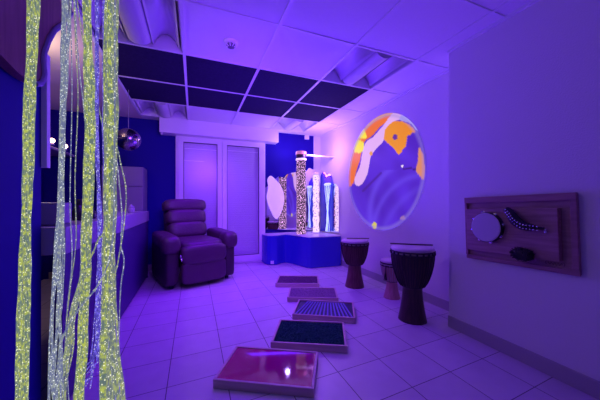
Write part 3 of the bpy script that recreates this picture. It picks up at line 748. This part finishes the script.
# ------------------------------------------------------------------ hanging sparkling fibre strands (foreground)
def fibre_mat(name, base, bright, spark, thr=.52, es=1.0):
    m = bpy.data.materials.new(name); m.use_nodes = True; nt = m.node_tree; pb = nt.nodes['Principled BSDF']
    pb.inputs['Base Color'].default_value = (*[c * .6 for c in base], 1); pb.inputs['Roughness'].default_value = .3
    tc = nt.nodes.new('ShaderNodeTexCoord')
    mp = nt.nodes.new('ShaderNodeMapping'); mp.inputs['Scale'].default_value = (1, 1, .9); nt.links.new(tc.outputs['Object'], mp.inputs[0])
    n = nt.nodes.new('ShaderNodeTexNoise'); n.inputs['Scale'].default_value = 130; n.inputs['Detail'].default_value = 2
    nt.links.new(mp.outputs[0], n.inputs['Vector'])
    cr = nt.nodes.new('ShaderNodeValToRGB'); cr.color_ramp.elements[0].position = thr - .10; cr.color_ramp.elements[1].position = thr + .10
    cr.color_ramp.elements[0].color = (*base, 1); cr.color_ramp.elements[1].color = (*bright, 1)
    nt.links.new(n.outputs['Fac'], cr.inputs[0])
    v = nt.nodes.new('ShaderNodeTexVoronoi'); v.inputs['Scale'].default_value = 190; nt.links.new(tc.outputs['Object'], v.inputs['Vector'])
    lt = nt.nodes.new('ShaderNodeMath'); lt.operation = 'LESS_THAN'; lt.inputs[1].default_value = .25; nt.links.new(v.outputs['Distance'], lt.inputs[0])
    mx = nt.nodes.new('ShaderNodeMix'); mx.data_type = 'RGBA'; mx.inputs[7].default_value = (*spark, 1)
    nt.links.new(lt.outputs[0], mx.inputs[0]); nt.links.new(cr.outputs[0], mx.inputs[6]); nt.links.new(mx.outputs[2], pb.inputs['Emission Color'])
    pb.inputs['Emission Strength'].default_value = es
    return m
m_fy = fibre_mat('yellow_green_fibre', (.12, .17, .15), (.44, .50, .08), (1, 1, .7), .53)
m_fw = fibre_mat('pale_fibre', (.12, .14, .26), (.30, .34, .30), (.9, .95, .95), .55)
m_fg = fibre_mat('grey_green_fibre', (.12, .15, .17), (.34, .39, .13), (.95, .95, .75), .54)
m_fb = fibre_mat('violet_fibre', (.06, .04, .35), (.20, .15, .85), (.75, .7, 1.0), .55)
def path_at(path, y):
    for (y0, x0, w0), (y1, x1, w1) in zip(path, path[1:]):
        if y <= y1:
            t = (y - y0) / (y1 - y0); t2 = t * t * (3 - 2 * t); return x0 + (x1 - x0) * t2, w0 + (w1 - w0) * t
    return path[-1][1], path[-1][2]
def bundle(label, path, D, n, m, r=.0016, yend=480, fray=0, name='fibre_bundle', seed=0):
    """path: (row, column, half width) in the photo frame, placed at distance D from the camera, hung from the ceiling rail"""
    rnd = random.Random(seed); b = BM()
    ytop = CY - (CH - .012 - EYE) / D * F_PX
    for k in range(n):
        a0 = rnd.uniform(0, 6.28); tw = rnd.uniform(-.022, .022); rad = math.sqrt(rnd.uniform(.02, 1)); P = []; d0 = rnd.uniform(-.006, .006)
        ye = yend + rnd.uniform(-14, 14); y = ytop; ph = rnd.uniform(0, 6)
        ys = [ytop, ytop * .5, -6] + [i * 6.0 for i in range(int(ye // 6) + 1)] + [ye]
        for y in ys:
            cx, wd = path_at(path, max(0, y))
            if y < 0: wd *= .6
            a = a0 + tw * y
            x = cx + wd * rad * math.cos(a) + .4 * math.sin(y * .11 + ph)
            P.append(onD(x, y, D + d0 + rad * math.sin(a) * wd * D / F_PX))
        if fray:
            q = P[-1]; dx = rnd.uniform(-1, .6) * fray
            P.append(q + Vector((dx * .5, dx * .1, -.012))); P.append(q + Vector((dx, dx * .2, -.026)))
        tube(b, P, r, 5)
    org = onD(path[0][1], ytop, D)
    for v in b.verts: v.co -= org
    o = obj(name, b, m, smooth=True); o.location = org; tag(o, label, 'fibre optic strand', 'hanging fibre optic strands'); return o
D0 = .62
bundle('thick yellow green sparkling fibre bundle, leftmost of the hanging strands', [(0, 33, 6.6), (130, 29, 6), (265, 25, 6), (400, 22, 7), (480, 21, 7)], .62, 26, m_fy, .0020, 470, seed=1)
bundle('pale bluish fibre bundle hanging between the two yellow green ones', [(0, 67, 5.5), (60, 65, 4), (130, 62.5, 3), (200, 61, 2.6), (265, 59, 6), (330, 58, 8), (400, 56, 9), (480, 54, 9)], .66, 16, m_fw, .0014, 470, seed=2)
bundle('slim violet fibre bundle with frayed tips beside the middle yellow one', [(0, 97, 1.5), (130, 97, 1.7), (265, 100, 2.5), (330, 98, 4), (370, 94, 5)], .73, 12, m_fb, .0017, 366, fray=.035, seed=4)
bundle('yellow green fibre bundle in the middle of the hanging strands', [(0, 88, 5), (130, 90, 5), (200, 88, 5), (265, 86, 4.6), (330, 83, 5), (400, 78, 6), (480, 74, 6)], .625, 20, m_fy, .0019, 470, seed=3)
bundle('grey green fibre bundle splaying to the lower left under the middle', [(0, 87, 2), (130, 88, 2), (265, 82, 2.5), (330, 70, 4.5), (400, 60, 6), (480, 56, 7)], .71, 10, m_fg, .0018, 470, seed=5)
bundle('widest pale sparkling fibre bundle, rightmost of the hanging strands', [(0, 112, 7), (60, 111, 7), (130, 111, 7), (200, 110, 6), (265, 109, 6.5), (330, 109, 9), (400, 112, 13), (480, 114, 14)], .58, 26, m_fg, .0020, 470, seed=6)
bundle('yellow fibre bundle wound into the front of the rightmost strands', [(0, 110, 4.5), (60, 109, 4.5), (130, 110, 4), (200, 109, 2.5), (265, 107, 2.5), (400, 103, 4), (480, 100, 5)], .525, 10, m_fy, .0018, 470, seed=7)
bundle('violet fibre bundle low inside the rightmost strands', [(0, 104, 1), (130, 104, 1.2), (265, 107, 2), (330, 112, 3), (400, 116, 5)], .66, 10, m_fb, .0017, 392, fray=.02, seed=8)
def loose(label, pts, D, m, seed, r=.0013):
    P = [(y, x, 0.0) for x, y in pts]
    sm = smooth_closed([Vector((x, y, 0)) for x, y in pts], 8, closed=False)
    ytop = CY - (CH - .012 - EYE) / D * F_PX
    V = ([onD(sm[0].x, ytop, D)] if pts[0][1] <= 0 else []) + [onD(v.x, v.y, D + .004 * math.sin(i * .4 + seed)) for i, v in enumerate(sm)]
    b = BM(); tube(b, V, r, 6)
    for i in range(3, len(V) - 1, 3): cushion(b, V[i], (r * 1.7, r * 1.7, r * 2.0), 1, nu=8, nv=6)
    org = V[0].copy()
    for v in b.verts: v.co -= org
    o = obj('loose_fibre', b, m, smooth=True); o.location = org; tag(o, label, 'fibre optic strand', 'loose fibre optic strands')
loose('single loose fibre curving down beside the pale bluish bundle', [(74, 0), (76, 50), (78, 100), (75, 180), (76, 240), (70, 290), (66, 330), (62, 410)], .79, m_fg, 1)
loose('single fibre slanting behind the middle bundle near the top', [(77, 0), (83, 40), (90, 75), (97, 100), (103, 130), (106, 160), (108, 200), (108, 300), (110, 420)], .81, m_fg, 2)
loose('second slanting fibre, left of the other slanting one near the top', [(75, 0), (77, 40), (80, 75), (84, 110), (86, 150), (86, 300), (82, 420)], .77, m_fw, 3)
loose('outermost fibre bowing to the right of the rightmost bundle', [(112, 0), (114, 120), (120, 160), (126, 190), (124, 225), (118, 262), (112, 300), (112, 420)], .70, m_fg, 4)
loose('fibre bowing inside the outermost one at the right edge', [(113, 0), (115, 130), (119, 180), (122, 215), (121, 245), (124, 262), (120, 300), (117, 420)], .75, m_fw, 5)
loose('long fibre crossing diagonally from the right bundle down to the left', [(115, 0), (114, 200), (110, 255), (98, 285), (82, 305), (68, 326), (60, 350), (52, 420)], .48, m_fw, 6)
loose('long fibre crossing diagonally in front of the middle bundle', [(106, 0), (105, 210), (98, 240), (88, 265), (78, 300), (70, 340), (66, 380), (64, 420)], .50, m_fg, 7)
loose('thin fibre left of the pale bluish bundle, ending low', [(63, 0), (60, 120), (57, 220), (52, 290), (49, 350), (48, 420)], .76, m_fw, 8)
loose('thin fibre between the pale bluish and the middle bundle', [(70, 0), (72, 90), (70, 200), (72, 260), (66, 330), (70, 420)], .84, m_fw, 9)
# ceiling rail the strands hang from
pa, pb_ = onD(18, 0, .62), onD(128, 0, .62)
d = (pb_ - pa); a = math.atan2(d.y, d.x)
b = box(BM(), -.24, .30, -.20, .26, -.012, 0); o = obj('strand_rail', b, m_white); mid = (pa + pb_) / 2; o.location = (mid.x, mid.y, CH); o.rotation_euler = (0, 0, a)
tag(o, 'white ceiling rail the glowing strands hang from', 'rail')
